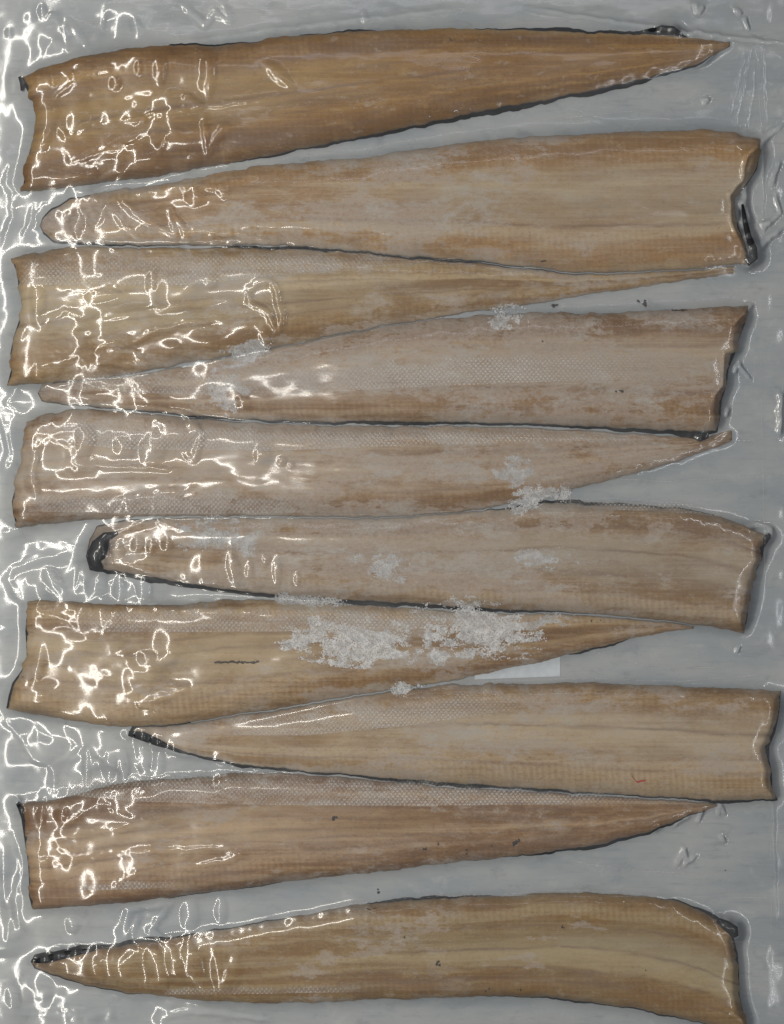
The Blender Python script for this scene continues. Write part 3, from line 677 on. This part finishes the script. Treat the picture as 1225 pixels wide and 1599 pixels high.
# embossed bands: dotted strips of thicker film (x, upper edge, lower edge)
BANDS = ["18,404,446 290,392,446 420,388,432 560,396,418 720,406,412",
 "80,584,606 260,580,616 420,566,618 620,556,606 860,548,596 1138,540,590",
 "60,652,688 200,656,702 430,664,704 640,668,696 860,674,690 1100,680,688",
 "40,764,798 200,764,802 400,764,802 560,766,800",
 "100,950,986 250,952,986 430,944,986 640,946,982 900,958,972",
 "340,1120,1148 480,1102,1148 640,1084,1132 800,1070,1108 900,1062,1090",
 "60,1214,1238 200,1210,1250 400,1204,1256 640,1214,1258 860,1234,1256 1180,1246,1256",
 "860,776,790 960,780,796 1080,786,802 1190,796,816",
 "120,1376,1390 300,1372,1384",
 "250,1540,1554 600,1536,1548"]
for bnd in BANDS:
    p = P(bnd); L = int((p[-1, 0] - p[0, 0]) / 3) + 2
    x = np.linspace(p[0, 0], p[-1, 0], L); nv = 14
    t = np.interp(x, p[:, 0], p[:, 1]); b = np.interp(x, p[:, 0], p[:, 2])
    vv = np.linspace(0, 1, nv)[:, None]
    t = t + 3.5 * fbm(x / 30, x * 0 + p[0, 1], 91, 3)
    Yb = t[None] * (1 - vv) + b[None] * vv; Xb = np.repeat(x[None], nv, 0)
    Zb = film_z(Xb, Yb) + 0.00008 + 0.001
    Zb[-1] += 0.00006
    me = grid_mesh('embossed_band', PX(Xb), PY(Yb), Zb, np.stack([Xb, Yb], -1))
    tx_ = (Xb - x[0]) / (x[-1] - x[0]); fade = sstep(0, .06, tx_) * sstep(1, .6, tx_) * sstep(0, .4, vv + 0.25 * fbm(Xb / 18, Yb / 10, 97, 3))
    me.attributes.new('fade', 'FLOAT', 'POINT').data.foreach_set('value', (fade + 0 * Xb).astype(np.float32).reshape(-1))
    link('embossed_band', me, M_BAND, bag)
# thin welded fold lines running across the film
FOLDS = ["300,446 560,420 850,386","620,606 860,600 1135,590","560,700 800,694 1140,688 1215,686","40,798 300,802 560,804 720,798","560,1142 700,1124 860,1102","960,1070 1100,1062 1215,1052",
 "660,1400 900,1400 1080,1402 1200,1404","100,986 300,986 500,988","890,166 1000,206 1155,250","830,22 1000,52 1215,66","1155,392 1220,394","1140,1470 1222,1480","1185,90 1192,230 1196,330","1188,420 1192,640 1196,900","1200,1190 1206,1340 1208,1560","900,1010 1010,1040 1190,1046","880,1345 1000,1362 1196,1372","930,745 1040,752 1210,742","700,205 840,186 1000,170","60,40 300,20 520,6","1040,140 1120,150 1180,190","40,1446 140,1440 240,1436","880,475 1000,462 1160,452"]
for fd in FOLDS:
    p = P(fd); d = np.concatenate([[0], np.cumsum(np.hypot(*np.diff(p, axis=0).T))]); s_ = np.linspace(0, d[-1], int(d[-1] / 5) + 2)
    x = np.interp(s_, d, p[:, 0]); y = np.interp(s_, d, p[:, 1]) + 0.7 * fbm(s_ / 25, s_ * 0, 99, 2)
    off = np.array([-0.7, 0, 0.7])[:, None]; vert = abs(p[-1, 0] - p[0, 0]) < 40
    Xb = x[None] + (off if vert else 0 * off); Yb = y[None] + (0 * off if vert else off)
    Zb = film_z(Xb, Yb) + 0.00012 + 0.001; Zb[1] += 0.00012
    me = grid_mesh('weld_line', PX(Xb), PY(Yb), Zb, np.stack([Xb, Yb], -1))
    me.attributes.new('fade', 'FLOAT', 'POINT').data.foreach_set('value', (0.75 * np.clip(0.6 + fbm(s_ / 40, s_ * 0 + p[0, 1], 55, 3), 0, 1)[None] * np.ones((3, 1))).astype(np.float32).reshape(-1))
    link('weld_line', me, M_BAND, bag)

# ------------------------------------------------------------------ frost patches (loose crystals between film and meat)
FROST = [
 (552,1002,98,32,4,"large white frost patch left of centre on the seventh fillet",.22),
 (742,982,88,38,12,"largest wedge of white frost on the seventh fillet under the dark skin line",.26),
 (850,968,52,12,-6,"thin tail of frost trailing right along the seventh fillet's upper edge",-.02),
 (602,880,44,24,10,"lacy frost patch in the middle of the sixth fillet",-.02),
 (852,872,50,16,-4,"long sparse frost patch right of centre on the sixth fillet",-.02),
 (836,778,54,20,-12,"frost patch bridging the fifth and sixth fillets",.05),
 (800,730,26,24,0,"small broken frost patch on the fifth fillet above the bridging one",-.02),
 (792,494,32,18,4,"round frost patch on the upper edge of the fourth fillet",.02),
 (638,1076,34,10,-4,"small frost strip at the lower edge of the seventh fillet",.05),
 (350,838,72,26,4,"wide thin frost dusting at the left of the sixth fillet",-.05),
 (352,612,34,32,0,"powdery frost patch near the left tail of the fourth fillet",-.05),
 (690,1024,18,12,0,"tiny frost flake between the two large frost patches",.05),
 (470,938,60,10,2,"faint frost line along the dark lower skin of the sixth fillet",-.05),
 (380,552,44,16,-12,"powdery frost in the gap under the third fillet",-.05),
]
rng = np.random.RandomState(11)
for n_, (cx, cy, rx, ry, ang, lab, bias) in enumerate(FROST):
    st = 1.1; R = max(rx, ry) * 1.3
    xs = np.arange(cx - R, cx + R, st); ys = np.arange(cy - R, cy + R, st)
    A, B = np.meshgrid(xs, ys); A = A + rng.uniform(-.8, .8, A.shape); B = B + rng.uniform(-.8, .8, B.shape)
    a = math.radians(ang); dx = A - cx; dy = B - cy
    x_ = (dx * math.cos(a) + dy * math.sin(a)) / rx; y_ = (-dx * math.sin(a) + dy * math.cos(a)) / ry
    d = np.hypot(x_, y_)
    keep = (0.75 - d + 1.5 * fbm(A / 26, B / 14, 800 + n_, 6, 0.62) + bias + 0.5 * rng.uniform(-.5, .5, A.shape)) > 0.10
    keep &= d < 1.3
    pa, pb = A[keep], B[keep]
    z0 = np.maximum(under_z(pa, pb) + 0.00005, film_z(pa, pb) - 0.0006); z1 = np.minimum(film_z(pa, pb) - 0.00012, z0 + 0.00014)
    ox, oy = float(PX(cx)), float(PY(cy)); oz = float(np.mean(z0)) if len(z0) else 0.005
    v, fc = [], []
    for x, y, za, zb in zip(pa, pb, z0, z1):
        r = rng.uniform(0.6, 1.35); t0 = rng.uniform(0, 6.28); b0 = len(v)
        for s_ in range(4):
            rr = r * rng.uniform(.6, 1.2)
            v.append((float(PX(x + math.cos(t0 + s_ * 1.571) * rr)) - ox, float(PY(y + math.sin(t0 + s_ * 1.571) * rr)) - oy, float(za) - oz))
        v.append((float(PX(x + rng.uniform(-.8, .8))) - ox, float(PY(y + rng.uniform(-.8, .8))) - oy, float(za + (zb - za) * rng.uniform(.3, 1)) - oz))
        fc += [(b0 + s_, b0 + 4, b0 + (s_ + 1) % 4) for s_ in range(4)] + [(b0, b0 + 1, b0 + 2, b0 + 3)]
    o = link('frost_patch', py_mesh('frost_patch', v, fc), M_FROST if bias > 0 else M_DUST, None, False); o.location = (ox, oy, oz)
    tag(o, lab, 'frost', 'frost patches on the fillets')

# ------------------------------------------------------------------ paper slip and debris
pv = [(742,1046),(876,1026),(876,1057),(742,1062)]
me = py_mesh('paper_slip', [(float(PX(x)), float(PY(y)), z) for z in (0.0006, 0.00085) for x, y in pv], [(0,1,2,3),(7,6,5,4),(0,4,5,1),(1,5,6,2),(2,6,7,3),(3,7,4,0)])
tag(link('paper_slip', me, M_PAPER, None, False), "small white paper slip showing below the seventh fillet's tail", 'paper')
SPECKS = [(1002,472,9,5,"largest dark skin scrap in the gap right of the third fillet's tail"),(865,477,7,3,"faint dark scrap at the gap left of the larger scrap"),(1062,484,12,2,"thin dark thread on the fourth fillet's upper right edge"),
 (808,1316,7,8,"big crumbly dark fleck on the second fillet from the bottom"),(731,1331,4,4,"dark fleck beside the big crumbly fleck, on its left"),(662,1328,4,5,"leftmost of the dark flecks scattered mid lower fillet"),(686,1317,4,3,"tiny dark fleck between two flecks on the second lowest fillet"),
 (698,1327,2,2,"smallest dark dot among the flecks on the second lowest fillet"),(766,1322,3,2,"tiny fleck just left of the big crumbly fleck"),(524,1277,6,4,"lone brown fleck on the upper part of the second lowest fillet"),(588,1394,4,4,"dark fleck in the gap above the bottom fillet"),
 (850,408,6,2,"short dark hair on the second fillet's lower edge"),(849,533,3,2,"dark dot on the upper middle of the fourth fillet"),(966,611,6,2,"short dark streak on the right half of the fourth fillet"),(878,1450,3,6,"thin curled dark hair on the upper right of the bottom fillet"),
 (684,1502,5,5,"round bluish dark spot in the middle of the bottom fillet"),(760,1546,6,3,"left dark fleck near the lower edge of the bottom fillet"),(812,1546,5,3,"right dark fleck near the lower edge of the bottom fillet"),(630,1462,4,3,"small brown fleck on the bottom fillet below its upper edge"),
 (1006,1516,3,2,"single dot on the pale right part of the bottom fillet"),(370,1034,34,3,"long dark brown scratch on the left of the seventh fillet"),(938,968,3,2,"dark dot near the right tail of the seventh fillet"),(923,969,2,2,"smaller dark dot left of another on the seventh fillet's tail"),(704,62,4,2,"tiny dark fleck near the top edge of the top fillet"),(1134,1361,2,2,"lone dark dot on the bare backing at lower right"),(580,1420,6,2,"short curved hair on the bare backing left of the bottom fillet's rise")]
for (cx, cy, rx, ry, lab) in SPECKS:
    z = max(float(under_z(cx, cy)) + 0.00012, float(film_z(cx, cy)) - 0.0005); v, fc = [], []
    nb = max(1, int(max(rx, ry) / 1.6))
    for q in range(nb):
        x = cx + (random.uniform(-.9, .9) if rx <= 3 * ry else (2 * (q + .5) / nb - 1)) * rx; y = cy + random.uniform(-.8, .8) * ry * (1 if rx <= 3 * ry else .35)
        r = min(3.4, max(1.8, min(rx, ry) * .7)) * random.uniform(.6, 1.1); b0 = len(v); zz = max(float(under_z(x, y)) + 0.00016, float(film_z(x, y)) - 0.0004)
        for s_ in range(6):
            rr = r * random.uniform(.5, 1.3); a = s_ * 1.047
            v.append((float(PX(x + math.cos(a) * rr * (1.8 if rx > 2 * ry else 1)) - PX(cx)), float(PY(y + math.sin(a) * rr) - PY(cy)), zz - z))
        v.append((float(PX(x) - PX(cx)), float(PY(y) - PY(cy)), zz - z + 0.00015))
        fc += [(b0 + s_, b0 + (s_ + 1) % 6, b0 + 6) for s_ in range(6)] + [tuple(b0 + s_ for s_ in range(6))[::-1]]
    o = link('dark_fleck', py_mesh('dark_fleck', v, fc), M_SPECK, None, False); o.location = (float(PX(cx)), float(PY(cy)), z)
    tag(o, lab, 'fleck', 'dark flecks under the film')
# red thread
pts = [(987,1211),(991,1217),(995,1221),(1001,1219),(1008,1218)]
v, fc = [], []
for q, (x, y) in enumerate(pts):
    z = max(float(under_z(x, y)) + 0.0001, float(film_z(x, y)) - 0.0003)
    for s_ in range(6):
        a = s_ * 1.047; v.append((float(PX(x + math.cos(a) * 0.4)), float(PY(y + math.cos(a) * 1.3)), z + 0.00012 * math.sin(a)))
for q in range(len(pts) - 1):
    for s_ in range(6): fc.append((q * 6 + s_, q * 6 + (s_ + 1) % 6, q * 6 + 6 + (s_ + 1) % 6, q * 6 + 6 + s_))
fc += [tuple(range(6)), tuple(range((len(pts) - 1) * 6, len(pts) * 6))[::-1]]
tag(link('red_thread', py_mesh('red_thread', v, fc), M_RED), "tiny red thread on the lower right of the eighth fillet", 'thread')
